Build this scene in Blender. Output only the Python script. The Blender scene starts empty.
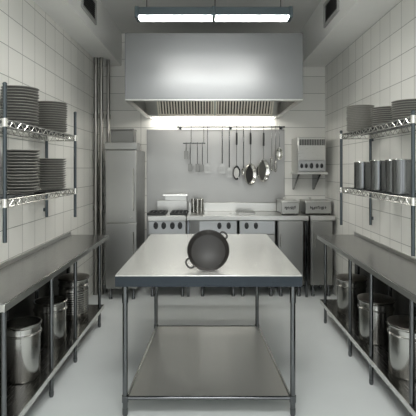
import bpy, bmesh, math, random
from mathutils import Vector, Matrix, Euler
random.seed(7)
S = bpy.context.scene
COL = S.collection
PI = math.pi
EYE = 1.58
F = 430.0

# ------------------------------------------------------------------ materials
def new_mat(name):
    m = bpy.data.materials.new(name); m.use_nodes = True
    nt = m.node_tree
    return m, nt, nt.nodes['Principled BSDF']

def coords(nt, scale=(1, 1, 1), loc=(0, 0, 0), rot=(0, 0, 0)):
    tc = nt.nodes.new('ShaderNodeTexCoord'); mp = nt.nodes.new('ShaderNodeMapping')
    mp.inputs['Scale'].default_value = scale; mp.inputs['Location'].default_value = loc
    mp.inputs['Rotation'].default_value = rot
    nt.links.new(tc.outputs['Object'], mp.inputs['Vector'])
    return mp.outputs['Vector']

def steel(name, col, rough, brush=(4, 4, 90), bump=0.004, var=0.03, metallic=1.0):
    m, nt, b = new_mat(name)
    b.inputs['Base Color'].default_value = (*col, 1); b.inputs['Metallic'].default_value = metallic
    n = nt.nodes.new('ShaderNodeTexNoise'); n.inputs['Scale'].default_value = 3.0; n.inputs['Detail'].default_value = 4
    nt.links.new(coords(nt, brush), n.inputs['Vector'])
    r = nt.nodes.new('ShaderNodeMapRange'); r.inputs['From Min'].default_value = 0.3; r.inputs['From Max'].default_value = 0.7
    r.inputs['To Min'].default_value = max(0.03, rough - var); r.inputs['To Max'].default_value = rough + var
    nt.links.new(n.outputs['Fac'], r.inputs['Value']); nt.links.new(r.outputs['Result'], b.inputs['Roughness'])
    bp = nt.nodes.new('ShaderNodeBump'); bp.inputs['Strength'].default_value = bump; bp.inputs['Distance'].default_value = 0.002
    nt.links.new(n.outputs['Fac'], bp.inputs['Height']); nt.links.new(bp.outputs['Normal'], b.inputs['Normal'])
    return m

def plain(name, col, rough, noise=0.06, scale=20, spec=0.5, metallic=0.0, bump=0.0):
    m, nt, b = new_mat(name)
    b.inputs['Roughness'].default_value = rough; b.inputs['Metallic'].default_value = metallic
    b.inputs['Specular IOR Level'].default_value = spec
    n = nt.nodes.new('ShaderNodeTexNoise'); n.inputs['Scale'].default_value = scale; n.inputs['Detail'].default_value = 5
    nt.links.new(coords(nt), n.inputs['Vector'])
    mx = nt.nodes.new('ShaderNodeMix'); mx.data_type = 'RGBA'
    mx.inputs['A'].default_value = (*[c * (1 - noise) for c in col], 1); mx.inputs['B'].default_value = (*[min(1, c * (1 + noise)) for c in col], 1)
    nt.links.new(n.outputs['Fac'], mx.inputs['Factor']); nt.links.new(mx.outputs['Result'], b.inputs['Base Color'])
    if bump:
        bp = nt.nodes.new('ShaderNodeBump'); bp.inputs['Strength'].default_value = bump; bp.inputs['Distance'].default_value = 0.003
        nt.links.new(n.outputs['Fac'], bp.inputs['Height']); nt.links.new(bp.outputs['Normal'], b.inputs['Normal'])
    return m

def tile(name, axis, w, h, u0, v0, col=(0.80, 0.795, 0.755), grout=(0.30, 0.30, 0.28), mortar=0.003):
    """square wall tiles; axis = which world axis runs along the wall"""
    m, nt, b = new_mat(name)
    tc = nt.nodes.new('ShaderNodeTexCoord'); sp = nt.nodes.new('ShaderNodeSeparateXYZ'); cb = nt.nodes.new('ShaderNodeCombineXYZ')
    nt.links.new(tc.outputs['Object'], sp.inputs[0])
    def off(sock, d):
        a = nt.nodes.new('ShaderNodeMath'); a.operation = 'SUBTRACT'; a.inputs[1].default_value = d
        nt.links.new(sock, a.inputs[0]); return a.outputs[0]
    nt.links.new(off(sp.outputs[axis], u0), cb.inputs[0]); nt.links.new(off(sp.outputs[2], v0), cb.inputs[1])
    br = nt.nodes.new('ShaderNodeTexBrick')
    br.offset = 0.0; br.squash = 1.0
    br.inputs['Scale'].default_value = 1.0; br.inputs['Mortar Size'].default_value = mortar
    br.inputs['Mortar Smooth'].default_value = 0.3
    br.inputs['Brick Width'].default_value = w; br.inputs['Row Height'].default_value = h
    br.inputs['Color1'].default_value = (*col, 1); br.inputs['Color2'].default_value = (*[c * 0.93 for c in col], 1)
    br.inputs['Mortar'].default_value = (*grout, 1)
    nt.links.new(cb.outputs[0], br.inputs['Vector'])
    nt.links.new(br.outputs['Color'], b.inputs['Base Color'])
    b.inputs['Roughness'].default_value = 0.38; b.inputs['Specular IOR Level'].default_value = 0.35
    bp = nt.nodes.new('ShaderNodeBump'); bp.invert = True; bp.inputs['Strength'].default_value = 0.4; bp.inputs['Distance'].default_value = 0.002
    nt.links.new(br.outputs['Fac'], bp.inputs['Height']); nt.links.new(bp.outputs['Normal'], b.inputs['Normal'])
    return m

def emit(name, col, strength):
    m, nt, b = new_mat(name)
    b.inputs['Base Color'].default_value = (0.8, 0.8, 0.8, 1)
    b.inputs['Emission Color'].default_value = (*col, 1); b.inputs['Emission Strength'].default_value = strength
    return m

M = {
    'steel': steel('brushed steel', (0.56, 0.56, 0.54), 0.30),
    'hood': steel('hood steel', (0.20, 0.205, 0.208), 0.38, brush=(60, 4, 4)),
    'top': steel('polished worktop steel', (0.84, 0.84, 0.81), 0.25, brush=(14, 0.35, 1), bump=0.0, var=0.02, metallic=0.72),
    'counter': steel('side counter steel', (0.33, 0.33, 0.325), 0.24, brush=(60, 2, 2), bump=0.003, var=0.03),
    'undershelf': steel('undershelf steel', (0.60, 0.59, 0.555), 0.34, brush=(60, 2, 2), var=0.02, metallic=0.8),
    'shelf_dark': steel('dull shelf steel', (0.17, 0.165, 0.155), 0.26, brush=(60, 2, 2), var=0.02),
    'back': steel('counter shade sheet', (0.10, 0.098, 0.092), 0.4, brush=(4, 4, 40)),  # dark tone stands in for the shade under the side counters
    'tin': steel('dull tin', (0.20, 0.20, 0.19), 0.36, brush=(60, 4, 3)),
    'leg': steel('tube steel', (0.15, 0.156, 0.162), 0.13, brush=(4, 4, 20)),
    'edge': steel('shaded edge steel', (0.042, 0.050, 0.058), 0.30),  # dark look of an edge turned from the light, put into the colour
    'pot': steel('pot steel', (0.46, 0.455, 0.435), 0.20, brush=(3, 3, 80)),
    'lid': steel('lid steel', (0.30, 0.275, 0.25), 0.30),
    'canister': steel('canister steel', (0.20, 0.208, 0.213), 0.22, brush=(3, 3, 60)),
    'wire': steel('chromed wire', (0.72, 0.72, 0.69), 0.22),
    'post': steel('dark post steel', (0.09, 0.105, 0.115), 0.32),
    'pipe': steel('pipe steel', (0.32, 0.31, 0.29), 0.32, brush=(3, 3, 2)),
    'appliance': steel('appliance steel', (0.38, 0.38, 0.365), 0.33, brush=(70, 4, 3)),
    'panel': steel('control panel steel', (0.40, 0.41, 0.415), 0.36, brush=(4, 4, 70)),
    'splash': steel('backsplash steel', (0.36, 0.36, 0.35), 0.38, brush=(4, 4, 40), metallic=0.9),
    'filter': steel('filter steel', (0.84, 0.80, 0.72), 0.42, metallic=0.5),
    'iron': plain('cast iron', (0.026, 0.0235, 0.022), 0.42, 0.25, 180, bump=0.15),
    'black': plain('black plastic', (0.012, 0.013, 0.014), 0.38),
    'dark': plain('dark recess', (0.03, 0.03, 0.03), 0.6),
    'grate': plain('black grate iron', (0.02, 0.022, 0.022), 0.5),
    'plate': plain('dark stoneware', (0.13, 0.128, 0.12), 0.34, 0.2, 60, spec=0.5),
    'plate_light': plain('grey stoneware', (0.27, 0.265, 0.245), 0.40, 0.2, 60),
    'rim_highlight': plain('painted rim highlight', (0.36, 0.35, 0.32), 0.3, 0.2, 60),  # light catching the plate rims, painted as a paler colour
    'nonstick': plain('dark pan coating', (0.06, 0.06, 0.06), 0.4),
    'white': plain('white enamel', (0.75, 0.75, 0.73), 0.35),
    'ceiling': plain('ceiling paint', (0.66, 0.66, 0.64), 0.75, 0.03, 6),
    'soffit': plain('soffit paint', (0.78, 0.78, 0.76), 0.65, 0.03, 6),
    'floor': plain('epoxy floor', (0.72, 0.75, 0.75), 0.36, 0.05, 3, spec=0.4),
    'vent': plain('vent dark metal', (0.10, 0.10, 0.10), 0.45),
    'vent_frame': plain('vent frame paint', (0.36, 0.36, 0.35), 0.5),
    'housing': plain('lamp housing', (0.065, 0.085, 0.095), 0.35, metallic=0.4),
    'tube': emit('lamp diffuser', (1.0, 0.99, 0.95), 28.0),
    'hoodlamp': emit('hood lamp glow', (1.0, 0.97, 0.90), 8.0),
    'hoodfill': emit('hidden hood fill glow', (1.0, 0.97, 0.90), 14.0),
    'fill_panel': emit('fill panel diffuser', (0.98, 1.0, 0.98), 9.0),
    'tile_l': tile('white tile left', 1, 0.235, 0.22, 3.11, 2.24),
    'tile_r': tile('white tile right', 1, 0.22, 0.22, 3.29, 2.285),
    'tile_b': tile('white tile back', 0, 0.92, 0.23, 0.0, 2.127, mortar=0.003),
}

# ------------------------------------------------------------------ mesh builder
class MB:
    def __init__(s): s.bm = bmesh.new()
    def box(s, x0, x1, y0, y1, z0, z1):
        v = [s.bm.verts.new(p) for p in ((x0, y0, z0), (x1, y0, z0), (x1, y1, z0), (x0, y1, z0), (x0, y0, z1), (x1, y0, z1), (x1, y1, z1), (x0, y1, z1))]
        for f in ((3, 2, 1, 0), (4, 5, 6, 7), (0, 1, 5, 4), (1, 2, 6, 5), (2, 3, 7, 6), (3, 0, 4, 7)):
            s.bm.faces.new([v[i] for i in f])
        return s
    def prism(s, poly, axis, a0, a1):
        """poly: list of 2-D points in the two axes other than axis"""
        def mk(p, a):
            q = list(p); q.insert(axis, a); return s.bm.verts.new(q)
        A = [mk(p, a0) for p in poly]; B = [mk(p, a1) for p in poly]
        n = len(poly)
        s.bm.faces.new(A); s.bm.faces.new(B[::-1])
        for i in range(n):
            s.bm.faces.new([A[i], B[i], B[(i + 1) % n], A[(i + 1) % n]])
        return s
    def tube(s, pts, r, seg=10, closed=False):
        pts = [Vector(p) for p in pts]; n = len(pts)
        rs = r if isinstance(r, (list, tuple)) else [r] * n
        tang = []
        for i in range(n):
            if closed: t = pts[(i + 1) % n] - pts[i - 1]
            else: t = pts[min(i + 1, n - 1)] - pts[max(i - 1, 0)]
            tang.append(t.normalized())
        up = Vector((0, 0, 1)) if abs(tang[0].z) < 0.9 else Vector((1, 0, 0))
        u = tang[0].cross(up).normalized(); rings = []
        for i in range(n):
            u = (u - tang[i] * u.dot(tang[i])).normalized(); w = tang[i].cross(u)
            rings.append([s.bm.verts.new(pts[i] + (u * math.cos(2 * PI * k / seg) + w * math.sin(2 * PI * k / seg)) * rs[i]) for k in range(seg)])
        for i in range(n if closed else n - 1):
            a, b = rings[i], rings[(i + 1) % n]
            for k in range(seg):
                s.bm.faces.new([a[k], a[(k + 1) % seg], b[(k + 1) % seg], b[k]])
        if not closed:
            s.bm.faces.new(rings[0][::-1]); s.bm.faces.new(rings[-1])
        return s
    def cyl(s, p0, p1, r, seg=16): return s.tube([p0, p1], r, seg)
    def lathe(s, prof, c=(0, 0, 0), seg=40, mat=None, sx=1, sy=1):
        """prof: closed loop or line of (r, z) from axis to axis; mat: transform about c"""
        c = Vector(c); rings = []
        for r, z in prof:
            if r < 1e-6:
                p = Vector((0, 0, z)); rings.append([s.bm.verts.new(c + (mat @ p if mat else p))])
            else:
                ring = []
                for k in range(seg):
                    p = Vector((r * sx * math.cos(2 * PI * k / seg), r * sy * math.sin(2 * PI * k / seg), z))
                    ring.append(s.bm.verts.new(c + (mat @ p if mat else p)))
                rings.append(ring)
        for a, b in zip(rings, rings[1:]):
            for k in range(seg):
                k2 = (k + 1) % seg
                if len(a) == 1 and len(b) == 1: continue
                if len(a) == 1: s.bm.faces.new([a[0], b[k2], b[k]])
                elif len(b) == 1: s.bm.faces.new([a[k], a[k2], b[0]])
                else: s.bm.faces.new([a[k], a[k2], b[k2], b[k]])
        return s
    def build(s, name, mat, loc=(0, 0, 0), bevel=0.0, angle=35):
        bmesh.ops.recalc_face_normals(s.bm, faces=s.bm.faces)
        if loc != (0, 0, 0): bmesh.ops.translate(s.bm, vec=-Vector(loc), verts=s.bm.verts)
        me = bpy.data.meshes.new(name); s.bm.to_mesh(me); s.bm.free()
        me.materials.append(M[mat] if isinstance(mat, str) else mat)
        for p in me.polygons: p.use_smooth = True
        me.set_sharp_from_angle(angle=math.radians(angle))
        o = bpy.data.objects.new(name, me); COL.objects.link(o)
        if bevel:
            b = o.modifiers.new('bevel', 'BEVEL'); b.width = bevel; b.segments = 2; b.limit_method = 'ANGLE'; b.angle_limit = math.radians(40)
        return o

def tag(o, label, cat, group=None):
    o['label'] = label; o['category'] = cat
    if group: o['group'] = group
    return o

class Thing:
    """An Empty at the base of a thing; its parts are given in world coordinates (or local ones)."""
    def __init__(s, name, label, cat, loc, group=None, rot=(0, 0, 0), local=False):
        s.o = bpy.data.objects.new(name, None); COL.objects.link(s.o)
        s.o.empty_display_size = 0.05
        s.o.location = loc; s.o.rotation_euler = rot; s.loc = tuple(loc); s.local = local
        tag(s.o, label, cat, group)
    def part(s, name, mb, mat, parent=None, bevel=0.0, label=None, angle=35):
        o = mb.build(name, mat, (0, 0, 0) if s.local else s.loc, bevel, angle)
        o.parent = parent or s.o
        if label: o['label'] = label
        return o

def copy_tree(o, parent=None):
    c = o.copy(); COL.objects.link(c); c.parent = parent
    for ch in list(o.children): copy_tree(ch, c)
    return c

def struct(name, mb, mat, bevel=0.0):
    o = mb.build(name, mat, (0, 0, 0), bevel); o['kind'] = 'structure'; return o

def X(px, y): return (px - 209.0) * y / F
def Z(py, y): return EYE + (168.0 - py) * y / F

# ------------------------------------------------------------------ room
WL, WR, WB, CH, Y0 = -1.45, 1.57, 5.81, 3.40, -0.9
struct('floor', MB().box(WL - 0.1, WR + 0.1, Y0, WB + 0.1, -0.1, 0), 'floor')
struct('ceiling', MB().box(WL - 0.1, WR + 0.1, Y0, WB + 0.1, CH, CH + 0.1), 'ceiling')
struct('wall_left', MB().box(WL - 0.1, WL, Y0, WB + 0.1, 0, CH), 'tile_l')
struct('wall_right', MB().box(WR, WR + 0.1, Y0, WB + 0.1, 0, CH), 'tile_r')
struct('wall_back', MB().box(WL, WR, WB, WB + 0.1, 0, CH), 'tile_b')
struct('trim_1', MB().box(WL, -1.18, Y0, WB, 2.96, CH), 'soffit')
struct('trim_2', MB().box(1.22, WR, Y0, WB, 2.95, CH), 'soffit')

def vent(label, xface, side, y0, y1, z0, z1):
    t = Thing('air_vent', label, 'vent', (xface, (y0 + y1) / 2, z0))
    d = -0.018 * side
    xs = sorted((xface, xface + d))
    fr = MB(); b = 0.035
    fr.box(*xs, y0, y1, z0, z0 + b).box(*xs, y0, y1, z1 - b, z1).box(*xs, y0, y0 + b, z0 + b, z1 - b).box(*xs, y1 - b, y1, z0 + b, z1 - b)
    t.part('vent_frame', fr, 'vent_frame', bevel=0.003)
    bk = sorted((xface, xface + d * 0.2))
    t.part('vent_backing', MB().box(*bk, y0 + b, y1 - b, z0 + b, z1 - b), 'dark', label='black recess behind the vent slats')
    sl = MB(); n = 9
    for i in range(n):
        z = z0 + b + (z1 - z0 - 2 * b) * (i + 0.5) / n
        a, c = sorted((xface + d * 0.25, xface + d * 0.85))
        p = [(a, z - 0.006), (c, z + 0.004), (c, z + 0.007), (a, z - 0.003)] if side > 0 else [(a, z + 0.004), (c, z - 0.006), (c, z - 0.003), (a, z + 0.007)]
        # prism along y
        sl.prism(p, 1, y0 + b, y1 - b)
    t.part('grille', sl, 'vent', label='dark slatted grille')
vent('dark slatted air vent set in the left ceiling soffit', -1.18, -1, 3.95, 4.46, 3.06, 3.31)
vent('dark slatted air vent set in the right ceiling soffit', 1.22, 1, 4.02, 4.52, 3.05, 3.30)

# vertical pipes in the back left corner
for (x, r, lab) in ((-1.416, 0.026, 'steel pipe in back left corner, the one closest to the tiled side wall'),
                    (-1.347, 0.024, 'steel pipe in back left corner, the middle of three upright pipes'),
                    (-1.284, 0.022, 'steel pipe in back left corner, the one closest to the tall refrigerator')):
    y = 5.48 if x > -1.3 else 5.38
    t = Thing('vertical_pipe', lab, 'pipe', (x, y, 0), 'upright pipes in the back left corner')
    t.part('pipe_run', MB().cyl((x, y, 0), (x, y, 2.96), r, 20), 'pipe')
    fl = MB()
    fl.lathe([(0, 0.0), (r + 0.006, 0), (r + 0.006, 0.012), (r, 0.012), (0, 0.012)], (x, y, 0), 24)
    t.part('floor_flange', fl, 'pipe')
    for z in (1.05, 2.2):
        t.part('coupling', MB().lathe([(r * .9, 0), (r + 0.007, 0), (r + 0.007, 0.06), (r * .9, 0.06)], (x, y, z), 24), 'pipe')

# stainless backsplash on the back wall
tag(MB().box(-0.84, 1.02, WB - 0.006, WB - 0.0005, 0.0, 2.10).build('backsplash_panel', 'splash', bevel=0.002),
    'plain stainless steel backsplash sheet on back wall behind the cooking line', 'panel')

# ------------------------------------------------------------------ ceiling lamp
def ceiling_lamp(x0, x1, y, z, label):
    xm = (x0 + x1) / 2
    t = Thing('ceiling_light', label, 'light', (xm, y, z))
    h = MB()
    h.prism([(y - 0.056, z + 0.016), (y + 0.056, z + 0.016), (y + 0.045, z + 0.085), (y - 0.045, z + 0.085)], 0, x0 + 0.02, x1 - 0.02)
    t.part('housing', h, 'housing', bevel=0.006)
    for a, b in ((x0, x0 + 0.03), (x1 - 0.03, x1), (xm - 0.014, xm + 0.014)):
        t.part('end_cap' if a != xm - 0.014 else 'centre_band', MB().prism([(y - 0.062, z), (y + 0.062, z), (y + 0.062, z + 0.05), (y + 0.05, z + 0.09), (y - 0.05, z + 0.09), (y - 0.062, z + 0.05)], 0, a, b), 'housing', bevel=0.005)
    for a, b in ((x0 + 0.03, xm - 0.014), (xm + 0.014, x1 - 0.03)):
        t.part('diffuser', MB().prism([(y - 0.050, z + 0.017), (y - 0.047, z + 0.004), (y + 0.047, z + 0.004), (y + 0.050, z + 0.017)], 0, a, b), 'tube', label='glowing face of the added fill panel')
    for x in (x0 + 0.085, xm + 0.01, x1 - 0.085):
        hg = MB().cyl((x, y, z + 0.085), (x, y, CH), 0.0035, 8)
        hg.lathe([(0, -0.02), (0.02, -0.02), (0.028, 0), (0, 0)], (x, y, CH), 16)
        t.part('hanger', hg, 'leg')
    return t
ceiling_lamp(-0.567, 0.640, 3.33, 2.728, 'long twin-panel lamp hung from ceiling in front of the extractor hood')

# unseen fill panel added in the ceiling to brighten the near end of the room
t = Thing('fill_panel_light', 'added fill-light panel, unseen, in the ceiling above the near end of the room', 'light', (0, 0.9, CH - 0.03))
fr = MB(); a, b, c, d_ = -0.65, 0.65, 0.45, 1.25
fr.box(a, b, c, c + .04, CH - .03, CH - .0005).box(a, b, d_ - .04, d_, CH - .03, CH - .0005).box(a, a + .04, c + .04, d_ - .04, CH - .03, CH - .0005).box(b - .04, b, c + .04, d_ - .04, CH - .03, CH - .0005)
t.part('panel_frame', fr, 'vent_frame')
t.part('diffuser', MB().box(a + .04, b - .04, c + .04, d_ - .04, CH - .02, CH - .001), 'fill_panel', label='glowing face of the added fill panel')

# ------------------------------------------------------------------ extractor hood
HX0, HX1, HY, HZ0, HZ1 = -0.825, 0.925, 4.22, 2.256, 2.905
t = Thing('extractor_hood', 'large stainless steel extractor hood on back wall over the cooking line', 'hood', (0.05, WB, HZ0))
hb = MB(); th = 0.02
hb.box(HX0, HX1, HY, HY + th, HZ0, HZ1)
hb.box(HX0, HX0 + th, HY + th, WB, HZ0, HZ1); hb.box(HX1 - th, HX1, HY + th, WB, HZ0, HZ1)
hb.box(HX0 + th, HX1 - th, HY + th, WB, HZ1 - th, HZ1)
hb.box(HX0 + th, HX1 - th, WB - th, WB, HZ0, HZ1 - th)
t.part('canopy', hb, 'hood', bevel=0.004)
lip = MB()
lip.box(HX0 - 0.004, HX1 + 0.004, HY - 0.004, HY + 0.05, HZ0 - 0.014, HZ0)
lip.box(HX0 - 0.004, HX0 + 0.05, HY + 0.05, WB - 0.06, HZ0 - 0.014, HZ0); lip.box(HX1 - 0.05, HX1 + 0.004, HY + 0.05, WB - 0.06, HZ0 - 0.014, HZ0)
lip.box(HX0 + 0.05, HX1 - 0.05, 5.57, 5.61, HZ0 - 0.014, HZ0)
t.part('drip_rim', lip, 'steel', bevel=0.002)
# filter bank slopes down towards the wall
fy0, fz0, fy1, fz1 = 5.60, 2.272, 5.10, 2.80
dv = Vector((0, fy1 - fy0, fz1 - fz0)); L = dv.length; d = dv.normalized(); nrm = Vector((0, -d.z, d.y))  # towards the cook
if nrm.y > 0: nrm = -nrm
def bar(mb, x0, x1, s0, s1, n0, n1):
    o = Vector((0, fy0, fz0)); vs = []
    for x in (x0, x1):
        for s_, n_ in ((s0, n0), (s1, n0), (s1, n1), (s0, n1)):
            p = o + d * s_ + nrm * n_; p.x = x; vs.append(mb.bm.verts.new(p))
    for f in ((0, 1, 2, 3), (7, 6, 5, 4), (0, 4, 5, 1), (1, 5, 6, 2), (2, 6, 7, 3), (3, 7, 4, 0)):
        mb.bm.faces.new([vs[i] for i in f])
for a, b in ((-0.66, 0.065), (0.085, 0.82)):
    fr = MB(); e = 0.018
    bar(fr, a, b, 0, e, 0, 0.03); bar(fr, a, b, L - e, L, 0, 0.03); bar(fr, a, a + e, e, L - e, 0, 0.03); bar(fr, b - e, b, e, L - e, 0, 0.03)
    n = 19
    f = t.part('baffle_filter', fr, 'filter')
    sl = MB()
    for i in range(n):
        x = a + e + (b - a - 2 * e) * (i + 0.5) / n
        bar(sl, x - 0.009, x + 0.009, e, L - e, 0.010, 0.028)
    t.part('slats', sl, 'filter', parent=f)
    bk = MB(); bar(bk, a + e, b - e, e, L - e, 0.0, 0.003)
    t.part('filter_backing', bk, 'dark', parent=f, label='dark gaps behind the slats')
for a, b in ((HX0 + th, -0.662), (0.822, HX1 - th), (0.066, 0.084)):
    pl = MB(); bar(pl, a, b, 0, L, 0, 0.02)
    t.part('filter_surround', pl, 'steel')
t.part('lamp_channel', MB().box(-0.78, 0.88, 5.68, 5.77, 2.252, 2.29), 'steel')
pl = MB().box(HX0 + th, HX1 - th, 5.575, 5.66, 2.2565, 2.270)
t.part('grease_gutter', pl, 'steel', bevel=0.002)
for a, b in ((-0.76, 0.04), (0.06, 0.86)):
    t.part('hood_lamp', MB().box(a, b, 5.69, 5.76, 2.241, 2.252), 'hoodlamp', label='glowing lamp strip under the rear of the hood')
for a, b in ((-0.60, -0.02), (0.12, 0.70)):  # unseen tubes added to brighten the filters and hood sides
    t.part('hood_lamp', MB().cyl((a, HY + 0.10, 2.40), (b, HY + 0.10, 2.40), 0.028, 16), 'hoodfill', label='added fill-light tube hidden inside the hood')
t.part('fill_bracket', MB().box(-0.62, 0.72, HY + th, HY + 0.075, 2.39, 2.43), 'steel')

# ------------------------------------------------------------------ centre prep table
TX0, TX1, TY0, TY1, TZ = -0.595, 0.592, 2.72, 4.43, 0.90
t = Thing('prep_table', 'stainless steel prep table in the middle of the floor', 'table', (0, 3.5, 0))
tp = MB().box(TX0, TX1, TY0, TY1, TZ - 0.006, TZ)
t.part('tabletop', tp, 'top', bevel=0.002)
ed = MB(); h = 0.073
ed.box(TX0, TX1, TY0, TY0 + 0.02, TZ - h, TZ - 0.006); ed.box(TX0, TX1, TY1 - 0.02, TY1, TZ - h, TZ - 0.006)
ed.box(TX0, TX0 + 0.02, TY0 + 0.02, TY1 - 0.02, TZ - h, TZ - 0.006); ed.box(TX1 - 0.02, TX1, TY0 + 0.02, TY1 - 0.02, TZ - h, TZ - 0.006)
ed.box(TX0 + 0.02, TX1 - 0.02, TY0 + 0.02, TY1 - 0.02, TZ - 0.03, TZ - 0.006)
t.part('turned_down_edge', ed, 'edge', label='folded steel edge with shade painted dark', bevel=0.002)
FYL, BYL = 2.745, 3.98
for (x, y) in ((-0.535, FYL), (0.535, FYL), (-0.490, BYL), (0.445, BYL)):
    lg = t.part('leg', MB().cyl((x, y, 0.045), (x, y, TZ - 0.03), 0.0165, 20), 'leg')
    t.part('upper_sleeve', MB().cyl((x, y, 0.72), (x, y, TZ - 0.03), 0.0195, 20), 'leg', parent=lg)
    t.part('clamp', MB().lathe([(0.0165, 0), (0.021, 0.003), (0.021, 0.045), (0.0165, 0.048)], (x, y, 0.085), 20), 'leg', parent=lg)
    t.part('bullet_foot', MB().lathe([(0, 0), (0.013, 0.0), (0.018, 0.012), (0.018, 0.045), (0, 0.045)], (x, y, 0), 20), 'leg', parent=lg)
us = MB().prism([(-0.515, FYL), (0.515, FYL), (0.455, BYL), (-0.48, BYL)], 2, 0.100, 0.118)
o = t.part('undershelf', us, 'undershelf', bevel=0.002)
for a, b, mt in (((-0.52, FYL), (0.52, FYL), 'leg'), ((-0.475, BYL), (0.43, BYL), 'leg'), ((-0.52, FYL), (-0.485, BYL), 'wire'), ((0.52, FYL), (0.455, BYL), 'wire')):
    t.part('shelf_rail', MB().cyl((*a, 0.112), (*b, 0.112), 0.012, 12), mt, parent=o)

# skillet on the table, propped on its flared side
e = math.atan2(0.023, 0.05)
sk = 1.03
t = Thing('skillet', 'black cast iron skillet propped on its side facing out on prep table', 'pan', (X(208.3, 2.9), 2.93, TZ + (0.115 * math.cos(e) - 0.0) * sk + 0.0008), rot=(PI / 2 - e, 0, 0), local=True)
prof = [(0, 0), (.110, 0), (.115, .0015), (.1375, .0485), (.138, .050), (.1355, .052), (.1315, .050), (.117, .012), (.110, .006), (0, .006)]
t.part('pan_body', MB().lathe([(r * sk, z * sk) for r, z in prof], seg=64), 'iron', angle=50)
for ang, hw, ln in ((math.radians(216), 0.032, 0.034), (math.radians(45), 0.026, 0.028)):
    c, s_ = math.cos(ang), math.sin(ang); pts = []
    for k in range(13):
        a = PI * k / 12
        lx = 0.134 + ln * (math.sin(a) ** 0.6); ly = hw * math.cos(a)
        pts.append((c * lx - s_ * ly, s_ * lx + c * ly, 0.043))
    t.part('loop_handle', MB().tube([(a * sk, b * sk, z * sk) for a, b, z in pts], 0.0068, 10), 'iron')

# ------------------------------------------------------------------ side counters
def counter(label, side, xin, xw, y0, y1, ztop, legs, zsh, xleg):
    t = Thing('side_counter', label, 'counter', ((xin + xw) / 2, (y0 + y1) / 2, 0))
    xs = sorted((xin, xw))
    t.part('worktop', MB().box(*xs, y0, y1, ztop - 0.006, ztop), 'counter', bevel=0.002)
    dx = 0.02 * side
    a = sorted((xin, xin + dx))
    ed = MB().box(*a, y0, y1, ztop - 0.045, ztop - 0.006)
    b = sorted((xin + dx, xw))
    ed.box(*b, y0, y0 + 0.02, ztop - 0.045, ztop - 0.006); ed.box(*b, y1 - 0.02, y1, ztop - 0.045, ztop - 0.006)
    ed.box(*b, y0 + 0.02, y1 - 0.02, ztop - 0.025, ztop - 0.006)
    t.part('front_edge', ed, 'steel', bevel=0.002)
    wb = sorted((xw, xw - 0.012 * side))
    t.part('upstand', MB().box(*wb, y0, y1, ztop, ztop + 0.03), 'steel', bevel=0.002)
    xb = xw - 0.05 * side
    for y in legs:
        for x in (xleg, xb):
            lg = t.part('leg', MB().cyl((x, y, 0.03), (x, y, ztop - 0.025), 0.0145, 16), 'leg')
            t.part('bullet_foot', MB().lathe([(0, 0), (0.012, 0.0), (0.016, 0.012), (0.016, 0.035), (0, 0.035)], (x, y, 0), 16), 'leg', parent=lg)
    c = sorted((xleg - 0.016 * side, xw - 0.02 * side))
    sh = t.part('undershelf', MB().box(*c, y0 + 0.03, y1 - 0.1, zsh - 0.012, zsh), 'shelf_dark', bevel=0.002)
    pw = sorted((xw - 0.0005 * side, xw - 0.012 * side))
    t.part('shade_panel', MB().box(*pw, y0 + 0.03, y1 - 0.02, zsh - 0.012, ztop - 0.05), 'back', label='dark sheet standing in for shade behind the pots')  # added sheet, its colour replaces the shade on the wall
    c2 = sorted((xleg - 0.022 * side, xleg - 0.016 * side))
    t.part('shelf_lip', MB().box(*c2, y0 + 0.03, y1 - 0.1, zsh - 0.035, zsh + 0.003), 'wire', parent=sh, bevel=0.001)
    return t
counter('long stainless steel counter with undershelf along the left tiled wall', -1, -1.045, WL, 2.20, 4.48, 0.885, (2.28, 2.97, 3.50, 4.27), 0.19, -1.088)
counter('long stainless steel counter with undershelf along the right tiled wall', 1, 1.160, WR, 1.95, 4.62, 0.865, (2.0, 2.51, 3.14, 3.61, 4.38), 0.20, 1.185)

# ------------------------------------------------------------------ stock pots
def pot(label, x, y, z, r, h, lid, ribs=0):
    t = Thing('stock_pot', label, 'pot', (x, y, z), 'stock pots under the side counters')
    w = 0.004
    pr = [(0, 0), (r - 0.012, 0), (r - 0.003, 0.004), (r, 0.014)]
    if ribs:
        z0, z1 = h * 0.12, h * 0.72
        for i in range(ribs):
            a = z0 + (z1 - z0) * i / ribs; s_ = (z1 - z0) / ribs
            pr += [(r, a), (r + 0.005, a + s_ * 0.3), (r + 0.005, a + s_ * 0.6), (r, a + s_ * 0.9)]
    zb = h - 0.075
    pr += [(r, zb), (r + 0.009, zb + 0.004), (r + 0.010, zb + 0.012), (r + 0.001, zb + 0.018), (r, zb + 0.024), (r, h - 0.022), (r + 0.008, h - 0.016), (r + 0.010, h - 0.004), (r + 0.004, h),
           (r - w, h - 0.003), (r - w, 0.02), (r - w - 0.012, 0.006), (0, 0.006)]
    t.part('pot_body', MB().lathe(pr, (x, y, z), 56), 'pot', angle=45)
    if lid:
        lp = [(0, h - 0.01), (r - 0.008, h - 0.01), (r - 0.008, h + 0.001), (r + 0.011, h + 0.001), (r + 0.012, h + 0.007), (r * 0.9, h + 0.014), (r * 0.5, h + 0.026), (0, h + 0.030)]
        ld = t.part('lid', MB().lathe(lp, (x, y, z), 56), 'lid', label='dull grey domed lid', angle=45)
    return t
zl, zr = 0.1903, 0.2003
pot('open steel stock pot under the left counter, nearest of three', -1.245, 430 / 150, zl, 0.114, 0.365, False)
pot('open steel stock pot under the left counter, middle of three', -1.268, 430 / 125, zl, 0.120, 0.335, False)
pot('ribbed steel stock pot under the left counter, farthest of three', -1.270, 430 / 106.5, zl, 0.130, 0.365, True, ribs=11)
pot('lidded steel stock pot under the right counter, farthest of three', 1.368, 430 / 104, zr, 0.133, 0.325, True)
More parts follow.
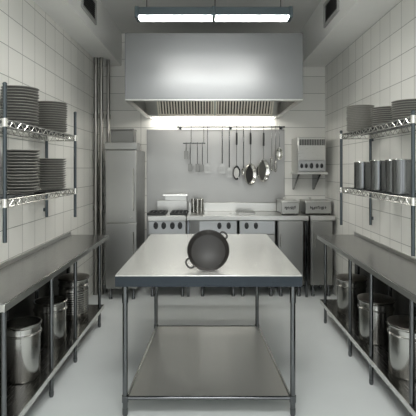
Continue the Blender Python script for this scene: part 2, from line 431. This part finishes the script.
pot('lidded steel stock pot under the right counter, middle of three', 1.345, 430 / 124, zr, 0.130, 0.325, True)
pot('lidded steel stock pot under the right counter, nearest of three', 1.350, 430 / 148.5, zr, 0.130, 0.335, True)

# ------------------------------------------------------------------ wire shelves
def wire_shelving(label, side, xf, xb, y0, y1, zs, zbot, ztop):
    """xf: front (room) edge, xb: wall edge"""
    t = Thing('wire_shelving', label, 'shelf', (xb, (y0 + y1) / 2, zbot))
    for x in (xf, xb):
        for y in (y0, y1):
            lg = t.part('post', MB().cyl((x, y, zbot), (x, y, ztop), 0.0125, 14), 'post')
            t.part('post_cap', MB().lathe([(0, 0), (0.0135, 0), (0.0135, 0.008), (0.008, 0.014), (0, 0.015)], (x, y, ztop), 14), 'post', parent=lg)
    br = MB()
    for y in (y0, y1):
        wx = sorted((xb + 0.0125 * side, xb + 0.06 * side))
        wx[0 if side < 0 else 1] = WL if side < 0 else WR
        for z in (zbot + 0.05, ztop - 0.09):
            br.box(*wx, y - 0.012, y + 0.012, z, z + 0.03)
    t.part('wall_bracket', br, 'post')
    for z in zs:
        m = MB(); r = 0.005; zt = z - r; zl_ = z - 0.046
        for x in (xf, xb):
            for q in (zt, zl_): m.cyl((x, y0, q), (x, y1, q), r, 8)
            n = int((y1 - y0) / 0.05); pts = []
            for i in range(n + 1):
                pts.append((x, y0 + (y1 - y0) * i / n, zt if i % 2 == 0 else zl_))
            m.tube(pts, 0.0036, 6)
        for y in (y0, y1):
            for q in (zt, zl_): m.cyl((xf, y, q), (xb, y, q), r, 8)
            pts = [(xf + (xb - xf) * i / 8, y, zt if i % 2 == 0 else zl_) for i in range(9)]
            m.tube(pts, 0.0036, 6)
        n = int((y1 - y0) / 0.045); dk = MB()
        for i in range(1, n):
            y = y0 + (y1 - y0) * i / n
            dk.cyl((xf, y, zt + 0.001), (xb, y, zt + 0.001), 0.003, 6)
        for k in (0.33, 0.67):
            x = xf + (xb - xf) * k
            dk.cyl((x, y0, zl_ + 0.031), (x, y1, zl_ + 0.031), 0.0035, 6)
        sh = t.part('truss_frame', m, 'wire')
        t.part('wire_deck', dk, 'leg', parent=sh)
        for x in (xf, xb):
            for y in (y0, y1):
                t.part('corner_collar', MB().lathe([(0.012, 0), (0.018, 0.002), (0.016, 0.052), (0.012, 0.052)], (x, y, z - 0.05), 14), 'wire', parent=sh)
    return t
LZ, RZ = (1.40, 1.865), (1.395, 1.905)
wire_shelving('two-tier chrome wire shelving holding dark plates on left tiled wall', -1, -1.175, -1.425, 2.475, 3.775, LZ, 1.15, 2.06)
wire_shelving('two-tier chrome wire shelving with plates and canisters on right tiled wall', 1, 1.265, 1.545, 2.665, 4.115, RZ, 1.035, 1.925)

# ------------------------------------------------------------------ plates
ORD = ['topmost', 'second', 'third', 'fourth', 'fifth', 'sixth', 'seventh', 'eighth', 'ninth', 'tenth', 'eleventh', 'twelfth', 'thirteenth', 'fourteenth', 'fifteenth', 'sixteenth', 'seventeenth']
def plate_stack(x, y, z, R, n, pitch, mat, where, colour, group):
    f = pitch - 0.006           # foot height: each plate's foot stands on the floor of the plate below
    fr = R * 0.66
    prof = [(0, f - 0.001), (fr - 0.008, f - 0.001), (fr - 0.006, 0), (fr, 0), (fr + 0.002, f * 0.6), (R * 0.86, f + 0.001), (R - 0.002, f + 0.010), (R, f + 0.013),
            (R - 0.003, f + 0.0145), (R * 0.84, f + 0.007), (fr + 0.012, f + 0.0055), (0, f + 0.0055)]
    src = MB().lathe(prof, seg=48).build('plate', mat)
    src.data.materials.append(M['rim_highlight'])
    for p in src.data.polygons:
        if math.hypot(p.center.x, p.center.y) > R - 0.0055: p.material_index = 1
    for i in range(n):
        o = src if i == 0 else src.copy()
        if i: COL.objects.link(o)
        k = n - 1 - i
        j = 0.003
        o.location = (x + random.uniform(-j, j), y + random.uniform(-j, j), z + i * (pitch - 0.0004) + 0.0003)
        o.rotation_euler = (0, 0, random.uniform(0, 6))
        pos = 'topmost' if k == 0 else ('bottommost' if i == 0 else ORD[k] + ' from the top')
        tag(o, f'{colour} plate, {pos}, {where}', 'plate', group)
plate_stack(-1.302, 430 / 145, LZ[1], 0.123, 13, 0.0200, 'plate', 'nearer stack on left upper wire shelf', 'dark grey', 'plates in the nearer stack, left upper shelf')
plate_stack(-1.302, 430 / 121, LZ[1], 0.126, 13, 0.0190, 'plate', 'farther stack on left upper wire shelf', 'dark grey', 'plates in the farther stack, left upper shelf')
plate_stack(-1.300, 430 / 144, LZ[0], 0.118, 14, 0.0215, 'plate', 'nearer stack on left lower wire shelf', 'dark grey', 'plates in the nearer stack, left lower shelf')
plate_stack(-1.302, 430 / 121, LZ[0], 0.118, 13, 0.0195, 'plate', 'farther stack on left lower wire shelf', 'dark grey', 'plates in the farther stack, left lower shelf')
plate_stack(1.395, 3.965, RZ[1], 0.124, 15, 0.0160, 'plate_light', 'farthest stack on right upper wire shelf', 'pale grey', 'plates in the farthest stack, right upper shelf')
plate_stack(1.400, 3.41, RZ[1], 0.112, 9, 0.0162, 'plate', 'middle stack on right upper wire shelf', 'dark grey', 'plates in the middle stack, right upper shelf')
plate_stack(1.400, 3.00, RZ[1], 0.122, 8, 0.0168, 'plate', 'nearest stack on right upper wire shelf', 'dark grey', 'plates in the nearest stack, right upper shelf')

# canisters on the right lower shelf
def canister(label, x, y, z, r, h, mat='canister', group='canisters on the right lower wire shelf'):
    t = Thing('canister', label, 'canister', (x, y, z), group)
    t.part('can_body', MB().lathe([(0, 0), (r - 0.003, 0), (r, 0.004), (r, h - 0.004), (r - 0.003, h), (r - 0.006, h - 0.003), (r - 0.006, 0.008), (0, 0.008)], (x, y, z), 40), mat)
    t.part('rim', MB().tube([(x + (r - 0.002) * math.cos(2 * PI * k / 40), y + (r - 0.002) * math.sin(2 * PI * k / 40), z + h) for k in range(40)], 0.0028, 8, True), 'wire')
canister('brushed steel canister, farthest of four on right lower wire shelf', 1.382, 3.87, RZ[0] + .0005, 0.073, 0.238)
canister('brushed steel canister, second farthest of four on right lower wire shelf', 1.400, 3.55, RZ[0] + .0005, 0.066, 0.245)
canister('brushed steel canister, second nearest of four on right lower wire shelf', 1.410, 3.27, RZ[0] + .0005, 0.066, 0.245)
canister('brushed steel canister, nearest of four on right lower wire shelf', 1.365, 3.045, RZ[0] + .0005, 0.066, 0.245)

# ------------------------------------------------------------------ cooking line along the back wall
YF = 5.24          # front plane of the units
CT = 1.00          # counter height
CB = 0.145         # underside of units
YBK = WB - 0.03

def knob(t, parent, x, z, y, r=0.038, sq=0.75):
    k = MB()
    m = Matrix.Rotation(PI / 2, 3, 'X')
    k.lathe([(0, 0), (r, 0), (r, 0.006), (r * 0.82, 0.010), (r * 0.78, 0.026), (r * 0.68, 0.03), (0, 0.03)], (x, y, z), 24, m, sx=sq, sy=1.15)
    t.part('knob', k, 'black', parent=parent, label='black control knob')

def feet(t, xs, ys, z=CB, r=0.022):
    for x in xs:
        for y in ys:
            t.part('leg', MB().lathe([(0, 0), (r, 0), (r, 0.02), (r * 0.75, 0.03), (r * 0.75, z), (0, z)], (x, y, 0), 16), 'leg')

def handle(t, parent, x0, x1, z, y):
    t.part('handle', MB().tube([(x0, y, z), (x0, y - 0.035, z), (x1, y - 0.035, z), (x1, y, z)], 0.008, 10), 'wire', parent=parent)

# tall refrigerator
fx0, fx1, fy = -1.236, -0.862, 5.12
t = Thing('refrigerator', 'tall narrow steel two-door refrigerator in the back left corner', 'refrigerator', ((fx0 + fx1) / 2, 5.4, 0))
t.part('cabinet', MB().box(fx0, fx1, fy + 0.03, YBK, CB - 0.01, 1.80), 'appliance', bevel=0.004)
t.part('crown_panel', MB().box(fx0 - 0.004, fx1 + 0.004, fy - 0.004, fy + 0.22, 1.80, 1.885), 'appliance', bevel=0.003)
zs = 0.925
for z0, z1 in ((CB, zs - 0.006), (zs + 0.006, 1.792)):
    dr = t.part('door', MB().box(fx0 + 0.004, fx1 - 0.004, fy, fy + 0.028, z0, z1), 'appliance', bevel=0.005)
    zm = z1 - 0.1 if z0 < 0.5 else z0 + 0.14
    t.part('door_handle', MB().tube([(fx1 - 0.035, fy, zm - 0.0), (fx1 - 0.035, fy - 0.03, zm), (fx1 - 0.035, fy - 0.03, zm + (0.5 if z0 > .5 else -0.45)), (fx1 - 0.035, fy, zm + (0.5 if z0 > .5 else -0.45))], 0.007, 10), 'wire', parent=dr)
    if z0 > .5:
        t.part('lock', MB().lathe([(0, 0), (0.011, 0), (0.009, 0.006), (0, 0.006)], (fx1 - 0.06, fy, z0 + 0.06), 16, Matrix.Rotation(PI / 2, 3, 'X')), 'wire', parent=dr)
feet(t, (fx0 + 0.05, fx1 - 0.05), (fy + 0.07, YBK - 0.06), CB - 0.01)
x0, x1 = X(112.5, 5.25), X(135.6, 5.25)
t = Thing('storage_tin', 'lidded rectangular steel tin standing on top of the tall refrigerator', 'container', ((x0 + x1) / 2, 5.3, 1.885))
t.part('tin_body', MB().box(x0 + .004, x1 - .004, 5.155, 5.325, 1.8855, 2.03), 'tin', bevel=0.006)
t.part('lid', MB().box(x0, x1, 5.150, 5.33, 2.03, 2.052), 'tin', bevel=0.004)

# range
rx0, rx1 = X(147.7, YF), X(186.3, YF)
t = Thing('cooking_range', 'steel gas range with four black knobs beside the tall refrigerator', 'range', ((rx0 + rx1) / 2, 5.5, 0))
t.part('range_body', MB().box(rx0 + 0.01, rx1 - 0.005, YF + 0.03, YBK, CB, CT - 0.065), 'appliance', bevel=0.003)
t.part('cooktop', MB().box(rx0, rx1, YF - 0.012, YBK, CT - 0.065, CT), 'steel', bevel=0.006)
cp = t.part('control_panel', MB().box(rx0 + 0.012, rx1 - 0.008, YF, YF + 0.03, CT - 0.225, CT - 0.067), 'panel', bevel=0.003)
for px in (155.8, 163.7, 172.4, 180.0): knob(t, cp, X(px, YF), Z(225.6, YF), YF)
dr = t.part('oven_door', MB().box(rx0 + 0.02, rx1 - 0.015, YF, YF + 0.03, CB + 0.02, CT - 0.24), 'appliance', bevel=0.005)
handle(t, dr, rx0 + 0.06, rx1 - 0.06, CT - 0.30, YF)
t.part('door_window', MB().box(rx0 + 0.1, rx1 - 0.1, YF - 0.002, YF, 0.36, 0.58), 'dark', parent=dr, label='dark oven glass')
for a, b in ((149.5, 166.0), (171.5, 187.0)):
    g = MB(); ax, bx = X(a, 5.45), X(b, 5.45); ay, by = 5.27, 5.62; z = CT
    for x in (ax, bx): g.box(x - .006, x + .006, ay, by, z, z + 0.028)
    for y in (ay, by): g.box(ax + .006, bx - .006, y - .006, y + .006, z, z + 0.028)
    for i in range(1, 4):
        x = ax + (bx - ax) * i / 4; g.box(x - .005, x + .005, ay + .006, by - .006, z + 0.012, z + 0.03)
    for i in range(1, 4):
        y = ay + (by - ay) * i / 4; g.box(ax + .006, bx - .006, y - .004, y + .004, z + 0.010, z + 0.027)
    t.part('grate', g, 'grate', label='black cast burner grate')
    bn = MB()
    for y in (5.36, 5.53): bn.lathe([(0, 0), (0.045, 0), (0.045, 0.006), (0.02, 0.01), (0, 0.01)], ((ax + bx) / 2, y, CT), 20)
    t.part('burner', bn, 'grate')
bg = t.part('backguard', MB().box(X(157, 5.7), X(187, 5.7), 5.70, YBK, CT, Z(200.5, 5.7)), 'steel', bevel=0.003)
t.part('guard_shelf', MB().box(X(163, 5.66), X(188, 5.66), 5.60, YBK, Z(196, 5.66), Z(193.8, 5.66)), 'wire', parent=bg, bevel=0.003)
t.part('shelf_support', MB().box(X(165, 5.7), X(186, 5.7), 5.74, YBK, Z(200.5, 5.7), Z(196, 5.66)), 'steel', parent=bg)
feet(t, (rx0 + 0.05, rx1 - 0.05), (YF + 0.06, YBK - 0.06))

# long worktop with upstand, two heated units and a cupboard below
wx0, wx1 = X(186.6, YF), X(308.6, YF)
t = Thing('worktop', 'long steel worktop with low upstand running along the back wall', 'worktop', ((wx0 + wx1) / 2, 5.5, CT - 0.06))
t.part('slab', MB().box(wx0, wx1, YF - 0.006, YBK, CT - 0.06, CT), 'steel', bevel=0.005)
t.part('upstand', MB().box(wx0, wx1, YBK - 0.03, YBK, CT, 1.115), 'steel', bevel=0.004)
t.part('support_post', MB().box(wx1 - 0.035, wx1 - 0.005, YF + 0.01, YF + 0.04, 0, CT - 0.06), 'leg', bevel=0.003)
t.part('support_post', MB().box(wx1 - 0.035, wx1 - 0.005, YBK - 0.05, YBK - 0.02, 0, CT - 0.06), 'leg', bevel=0.003)
t.part('support_post', MB().box(wx0 + 0.004, wx0 + 0.034, YF + 0.03, YF + 0.06, 0, CT - 0.06), 'leg', bevel=0.003)

def unit(name, label, cat, a, b, knobs, yoff=0.0):
    x0, x1 = X(a, YF), X(b, YF); y = YF + 0.008 + yoff; zt = CT - 0.0605
    t = Thing(name, label, cat, ((x0 + x1) / 2, 5.5, 0), 'units under the long worktop')
    t.part('carcass', MB().box(x0, x1, y + 0.03, YBK - 0.02, CB, zt), 'appliance', bevel=0.003)
    ztop = zt - 0.005
    if knobs:
        cp = t.part('control_panel', MB().box(x0 + 0.004, x1 - 0.004, y, y + 0.03, CT - 0.225, ztop), 'panel', bevel=0.003)
        for px in knobs: knob(t, cp, X(px, YF), Z(225.8, YF), y, 0.035)
        ztop = CT - 0.235
    dr = t.part('door', MB().box(x0 + 0.006, x1 - 0.006, y, y + 0.028, CB + 0.006, ztop), 'appliance', bevel=0.004)
    if knobs: handle(t, dr, x0 + 0.06, x1 - 0.06, ztop - 0.06, y)
    else: t.part('handle', MB().tube([(x0 + 0.03, y, 0.62), (x0 + 0.03, y - 0.03, 0.62), (x0 + 0.03, y - 0.03, 0.78), (x0 + 0.03, y, 0.78)], 0.006, 10), 'wire', parent=dr)
    feet(t, (x0 + 0.045, x1 - 0.045), (y + 0.06, YBK - 0.08))
unit('oven', 'steel oven with two black knobs behind the skillet under the worktop', 'oven', 198.8, 237.3, (219.4, 228.7))
unit('oven', 'steel oven with two black knobs under worktop, right of the skillet', 'oven', 239.4, 275.5, (246.7, 256.0))
unit('cupboard', 'plain steel cupboard with one door under right end of the long worktop', 'cupboard', 278.2, 303.8, ())
# right-hand cupboard with its own top
x0, x1 = X(310.2, YF), X(335.0, YF)
t = Thing('cupboard', 'separate steel cupboard with its own top in the back right corner', 'cupboard', ((x0 + x1) / 2, 5.5, 0))
t.part('cupboard_top', MB().box(x0, min(x1, WR - 0.01), YF - 0.006, YBK, CT - 0.06, CT), 'steel', bevel=0.005)
t.part('carcass', MB().box(x0 + 0.015, x1 - 0.02, YF + 0.035, YBK - 0.02, CB, CT - 0.06), 'appliance', bevel=0.003)
dr = t.part('door', MB().box(x0 + 0.03, x1 - 0.03, YF + 0.008, YF + 0.034, CB + 0.006, CT - 0.07), 'appliance', bevel=0.004)
t.part('handle', MB().tube([(x0 + 0.055, YF + .008, 0.62), (x0 + 0.055, YF - 0.022, 0.62), (x0 + 0.055, YF - 0.022, 0.78), (x0 + 0.055, YF + .008, 0.78)], 0.006, 10), 'wire', parent=dr)
feet(t, (x0 + 0.05, x1 - 0.06), (YF + 0.07, YBK - 0.08))

# small things on the worktop
for px, y, r, lab in ((193.6, 5.62, 0.032, 'small steel canister on worktop beside the range, left of three'), (197.6, 5.54, 0.029, 'small steel canister on worktop beside the range, front middle of three'), (201.2, 5.62, 0.030, 'small steel canister on worktop beside the range, right of three')):
    canister(lab, X(px, y), y, CT + 0.0005, r, 0.175, 'pot', 'small canisters on the worktop')
x0, x1 = X(237.5, 5.5), X(254, 5.5)
t = Thing('grill_rack', 'small steel grill rack lying flat on the long worktop', 'rack', ((x0 + x1) / 2, 5.5, CT))
g = MB()
for x in (x0, x1): g.box(x - .005, x + .005, 5.36, 5.66, CT + .0005, CT + 0.022)
for y in (5.36, 5.66): g.box(x0, x1, y - .005, y + .005, CT + .0005, CT + 0.022)
t.part('rack_frame', g, 'appliance')
g = MB()
for i in range(1, 9):
    x = x0 + (x1 - x0) * i / 9; g.cyl((x, 5.36, CT + 0.018), (x, 5.66, CT + 0.018), 0.0045, 8)
t.part('rack_bars', g, 'appliance')

def hot_box(label, a, b, y0, y1, side, seed):
    rnd = random.Random(seed)
    x0, x1 = X(a, y0), X(b, y0); zt = CT + 0.155
    t = Thing('food_warmer', label, 'warmer', ((x0 + x1) / 2, (y0 + y1) / 2, CT))
    t.part('box_body', MB().box(x0, x1, y0, y1, CT + 0.012, zt), 'appliance', bevel=0.006)
    ld = t.part('lid', MB().box(x0 - 0.004, x1 + 0.004, y0 - 0.004, y1 + 0.004, zt, zt + 0.016), 'steel', bevel=0.004)
    t.part('lid_knob', MB().lathe([(0, 0), (0.01, 0), (0.01, 0.016), (0.018, 0.022), (0.016, 0.034), (0, 0.036)], (x0 + (x1 - x0) * 0.3, (y0 + y1) / 2, zt + 0.016), 16), 'wire', parent=ld)
    lb = MB(); w = x1 - x0; xa = x0 + w * 0.18; zc = CT + 0.085
    for i in range(9):   # worn illegible print: short dark strokes
        s_ = w * 0.64 / 9; xx = xa + i * s_; h = rnd.uniform(0.024, 0.044); dz = rnd.uniform(-0.006, 0.006)
        lb.box(xx, xx + s_ * 0.45, y0 - 0.0012, y0, zc + dz - h / 2, zc + dz + h / 2)
        lb.box(xx + s_ * 0.35, xx + s_ * 0.8, y0 - 0.0012, y0, zc + dz + rnd.choice((-0.5, 0, 0.4)) * h * .8 - 0.004, zc + dz + rnd.choice((0.0, 0.45)) * h + 0.004)
    t.part('printed_marking', lb, 'dark', label='worn dark illegible print')
    ft = MB()
    for x in (x0 + .02, x1 - .02):
        for y in (y0 + .02, y1 - .02): ft.cyl((x, y, CT + .0004), (x, y, CT + 0.012), 0.01, 10)
    t.part('rubber_feet', ft, 'black')
hot_box('low steel food warmer with dark print on right end of long worktop', 281.5, 299, 5.33, 5.70, 0, 3)
hot_box('low steel food warmer with dark print on the back right corner cupboard', 305.5, 331.5, 5.35, 5.70, 0, 8)

# ------------------------------------------------------------------ wall shelf with controller
sx0, sx1 = X(297.5, 5.36), X(328, 5.36)
sz = Z(172, 5.36)
t = Thing('wall_shelf', 'small steel wall shelf on two brackets in the back right corner', 'shelf', ((sx0 + sx1) / 2, 5.58, sz))
t.part('shelf_board', MB().box(sx0, min(sx1, WR - .005), 5.36, WB - 0.001, sz - 0.03, sz), 'steel', bevel=0.003)
for x in (sx0 + 0.02, sx1 - 0.09):
    t.part('bracket', MB().prism([(5.42, sz - 0.03), (WB - .001, sz - 0.03), (WB - .001, sz - 0.24), (WB - 0.04, sz - 0.24)], 0, x, x + 0.022), 'leg', bevel=0.002)
bx0, bx1, by = X(298, 5.375), X(325.8, 5.375), 5.375
bz1 = Z(137, by)
t = Thing('wall_oven', 'boxy steel appliance with top vent and five knobs on wall shelf', 'appliance', ((bx0 + bx1) / 2, 5.58, sz))
t.part('appliance_body', MB().box(bx0, bx1, by + 0.012, WB - 0.02, sz + .0005, bz1), 'steel', bevel=0.004)
zc = Z(160.3, by)
t.part('face_plate', MB().box(bx0 + .003, bx1 - .003, by, by + 0.012, zc + 0.003, bz1 - .003), 'steel', bevel=0.003)
cp = t.part('control_panel', MB().box(bx0 + .003, bx1 - .003, by - 0.004, by + 0.012, sz + 0.004, zc), 'panel', bevel=0.003)
for px in (301.6, 306.2, 311.4, 317.0, 321.6): knob(t, cp, X(px, by), Z(165.8, by), by - 0.004, 0.026 if px != 311.4 else 0.031, 0.7)
gv = MB()
gz0, gz1 = Z(145.3, by), Z(139.3, by)
w = bx1 - bx0
t.part('vent_recess', MB().box(bx0 + w * .04, bx1 - w * .04, by - 0.0015, by, gz0, gz1), 'dark', label='dark vent opening')
rnd = random.Random(5)
for i in range(15):
    x = bx0 + w * .05 + w * .9 * i / 15
    gv.box(x, x + w * 0.022, by - 0.006, by - .0015, gz0, gz1)
t.part('vent_fins', gv, 'appliance')

# ------------------------------------------------------------------ utensil rail
YR = 5.66; ZRL = Z(127, YR)
t = Thing('utensil_rail', 'long steel utensil rail fixed to back wall below the hood', 'rail', (X(231, YR), WB, ZRL))
t.part('rail_bar', MB().cyl((X(178, YR), YR, ZRL), (X(284, YR), YR, ZRL), 0.009, 14), 'leg')
for px in (179.5, 231, 282.8):
    so = MB().cyl((X(px, YR), YR, ZRL), (X(px, YR), WB - .006, ZRL), 0.007, 10)
    so.lathe([(0, 0), (0.022, 0), (0.022, 0.008), (0, 0.008)], (X(px, YR), WB - .006, ZRL), 18, Matrix.Rotation(PI / 2, 3, 'X'))
    t.part('standoff', so, 'leg')
for px in (178, 284):
    t.part('end_ball', MB().lathe([(0, -0.014), (0.010, -0.01), (0.014, 0), (0.010, 0.01), (0, 0.014)], (X(px, YR), YR, ZRL), 16), 'leg')

YU = YR - 0.016
def hook(mb, x, y, z, ztop_to, r=0.0035, rr=0.009):
    """hook over a rail of radius rr centred (y, z); stem comes down in front"""
    q = rr + r + 0.0012
    pts = [(x, y - q, ztop_to)]
    for k in range(0, 9):
        a = PI - PI * 1.15 * k / 8
        pts.append((x, y + q * math.cos(a), z + q * math.sin(a)))
    mb.tube(pts, r, 8)

def utensil(name, label, cat, px, head, pyh, grip=None, gripmat='black', thick=0.0035, rail=None, grp='utensils hanging on the rail'):
    """px: pixel column; pyh: row where the head begins"""
    yr, zr_, rr = rail or (YR, ZRL, 0.009)
    ys = yr - (rr + 0.0035 + 0.0012)
    x = X(px, ys); zh = Z(pyh, ys)
    t = Thing(name, label, cat, (x, ys, zh), grp)
    m = MB(); hook(m, x, yr, zr_, zh, rr=rr)
    if thick > 0.004: m.tube([(x, ys, zh), (x, ys, zr_ - 0.06), (x, ys, zr_ - 0.05)], [thick, thick, 0.0035], 10)
    t.part('shaft', m, 'leg')
    if grip:
        t.part('grip', MB().tube([(x, ys, Z(grip[1], ys)), (x, ys, Z(grip[1] - 0.6, ys)), (x, ys, Z(grip[0] + 0.6, ys)), (x, ys, Z(grip[0], ys))], [0.008, 0.012, 0.012, 0.008], 12), gripmat, label='black handle grip' if gripmat == 'black' else None)
    head(t, x, ys, zh)
    return t

def turner_head(w, h, mat='appliance'):
    def f(t, x, y, z):
        m = MB(); th = 0.003
        m.prism([(x - .006, z + .004), (x + .006, z + .004), (x + w / 2, z - h * .28), (x - w / 2, z - h * .28)], 1, y - th, y + th)
        n = 4; s_ = w / (2 * n - 1)
        for i in range(n):
            a = x - w / 2 + 2 * i * s_; m.box(a, a + s_, y - th, y + th, z - h * .85, z - h * .28)
        m.box(x - w / 2, x + w / 2, y - th, y + th, z - h, z - h * .85)
        t.part('blade', m, mat)
    return f
def dish_head(rx, rz, depth, yaw, mat='wire', inner=None, roll=0):
    def f(t, x, y, z):
        rot = Matrix.Rotation(yaw, 3, 'Z') @ Matrix.Rotation(roll, 3, 'Y') @ Matrix.Rotation(PI / 2, 3, 'X')   # local +z -> -y
        c = Vector((x, y, z)) - (rot @ Vector((0, rz, 0)))
        pr = [(0, -depth), (.45, -depth * .95), (.78, -depth * .7), (.97, -0.004), (1.05, 0), (1.05, 0.004), (.97, 0.003), (.76, -depth * .7 + .006), (.45, -depth * .95 + .005), (0, -depth + .005)]
        b = t.part('bowl', MB().lathe(pr, c, 32, rot, sx=rx, sy=rz), mat, angle=50)
        if inner:
            t.part('face', MB().lathe([(0, -depth + .006), (.45, -depth * .95 + .006), (.76, -depth * .7 + .007), (.76, -depth * .7 + .008), (.45, -depth * .95 + .008), (0, -depth + .008)], c, 32, rot, sx=rx, sy=rz), inner, parent=b, label='white enamel face')
    return f
def pan_head(R, depth, yaw, mat, inner, roll=0):
    def f(t, x, y, z):
        rot = Matrix.Rotation(yaw, 3, 'Z') @ Matrix.Rotation(roll, 3, 'Y') @ Matrix.Rotation(PI / 2, 3, 'X')
        c = Vector((x, y, z)) - (rot @ Vector((0, R, 0)))
        pr = [(0, -depth), (R * .76, -depth), (R * .82, -depth + .003), (R, 0), (R + .006, .004), (R - .010, .008), (R * .80, -depth + .006), (0, -depth + .005)]
        b = t.part('pan_body', MB().lathe(pr, c, 44, rot), mat, angle=50)
        t.part('cooking_surface', MB().lathe([(0, -depth + .0055), (R * .8, -depth + .0065), (R * .8, -depth + .0075), (0, -depth + .0072)], c, 44, rot), inner, parent=b)
    return f
def whisk_head(w, h):
    def f(t, x, y, z):
        m = MB()
        for k in range(5):
            a = PI * k / 5; pts = []
            for i in range(17):
                s_ = 2 * PI * i / 16 ; u = math.sin(s_ / 2 * 2) * w / 2; v = (1 - math.cos(s_)) / 2
                pts.append((x + u * math.cos(a), y + u * math.sin(a), z - v * h))
            m.tube(pts[:-1], 0.0026, 6, True)
        t.part('wires', m, 'pot')
    return f
def scoop_head(w, h):
    def f(t, x, y, z):
        m = MB()
        m.box(x - w / 2, x + w / 2, y - 0.012, y - 0.009, z - h, z)
        m.box(x - w / 2, x - w / 2 + .003, y - .009, y + 0.014, z - h, z); m.box(x + w / 2 - .003, x + w / 2, y - .009, y + 0.014, z - h, z)
        m.box(x - w / 2 + .003, x + w / 2 - .003, y - .009, y + .014, z - .003, z)
        t.part('scoop', m, 'tin', bevel=0.001)
    return f

utensil('slotted_turner', 'slotted steel turner with thin bare shaft beside the short rail', 'utensil', 207.5, turner_head(0.068, 0.125), 163.5)
utensil('slotted_turner', 'slotted steel turner with thick shaft, higher of the middle pair', 'utensil', 222.3, turner_head(0.074, 0.130), 163.5, thick=0.0065)
utensil('slotted_turner', 'slotted steel turner with thick shaft, lower of the middle pair', 'utensil', 229.3, turner_head(0.070, 0.130), 167.5, thick=0.0065)
utensil('skimmer', 'oval white-faced skimmer with black grip next to the slotted turners', 'utensil', 236.7, dish_head(0.048, 0.090, 0.03, math.radians(12), 'leg', 'white'), 166, grip=(132.6, 145))
utensil('serving_spoon', 'small steel serving spoon with thick shaft left of the dark-faced pan', 'utensil', 243.6, dish_head(0.028, 0.045, 0.02, 0), 168, thick=0.0065)
utensil('frying_pan', 'hanging round frying pan with dark inside and black grip', 'pan', 250.6, pan_head(0.138, 0.035, math.radians(52), 'wire', 'nonstick', math.radians(0)), 163.7, grip=(132.6, 144.5))
utensil('frying_pan', 'hanging round frying pan with bright steel inside and black grip', 'pan', 263.7, pan_head(0.144, 0.038, math.radians(52), 'wire', 'appliance'), 159.8, grip=(132.6, 146))
utensil('whisk', 'wire whisk hanging between the bright frying pan and the ladle', 'utensil', 271.8, whisk_head(0.050, 0.20), 156)
utensil('whisk', 'wire whisk half hidden behind the ladle at right end of rail', 'utensil', 275.7, whisk_head(0.040, 0.16), 160)
utensil('ladle', 'steel ladle with round bowl at the right end of the rail', 'utensil', 279.4, dish_head(0.044, 0.078, 0.045, math.radians(15), 'wire', roll=0), 147.7)

# short rail hung from the long one, with four small tools
YS = YR - 0.016; ZS = Z(143.2, YS)
t = Thing('short_rail', 'short steel rail hung below left end of the utensil rail', 'rail', (X(194, YS), YS, ZS), None)
t.part('rail_bar', MB().cyl((X(183, YS), YS, ZS), (X(205.3, YS), YS, ZS), 0.008, 12), 'leg')
for px in (191.2, 203.8):
    m = MB(); hook(m, X(px, YR), YR, ZRL, ZS)
    t.part('hanger', m, 'leg')
sr = (YS, ZS, 0.008)
g2 = 'small tools on the short rail'
utensil('measuring_scoop', 'short steel measuring scoop, leftmost and highest tool on the short rail', 'utensil', 186.1, scoop_head(0.052, 0.105), 151, rail=sr, thick=0.0048, grp=g2)
utensil('measuring_scoop', 'long steel scoop, second tool from left on the short rail', 'utensil', 190.2, scoop_head(0.050, 0.100), 163.8, rail=sr, thick=0.0048, grp=g2)
utensil('measuring_scoop', 'long steel scoop, third tool from left on the short rail', 'utensil', 197.4, scoop_head(0.050, 0.105), 163.8, rail=sr, thick=0.0048, grp=g2)
utensil('measuring_scoop', 'long steel scoop, rightmost tool on the short rail', 'utensil', 202.4, scoop_head(0.036, 0.095), 164.5, rail=sr, thick=0.0048, grp=g2)

# ------------------------------------------------------------------ world, camera
w = bpy.data.worlds.new('World'); S.world = w; w.use_nodes = True
bgn = w.node_tree.nodes['Background']
bgn.inputs['Color'].default_value = (0.96, 0.99, 1.0, 1); bgn.inputs['Strength'].default_value = 0.85

cam = bpy.data.cameras.new('camera'); co = bpy.data.objects.new('camera', cam); COL.objects.link(co)
co.location = (0, 0, EYE); co.rotation_euler = (PI / 2, 0, 0)
cam.sensor_width = 36; cam.lens = 36 * F / 416
cam.shift_x = -1 / 416; cam.shift_y = -40 / 416
cam.clip_start = 0.05; cam.clip_end = 100
S.camera = co
vs = S.view_settings
vs.view_transform = 'Standard'; vs.look = 'None'; vs.gamma = 1; vs.use_curve_mapping = False
vs.exposure = 0.95
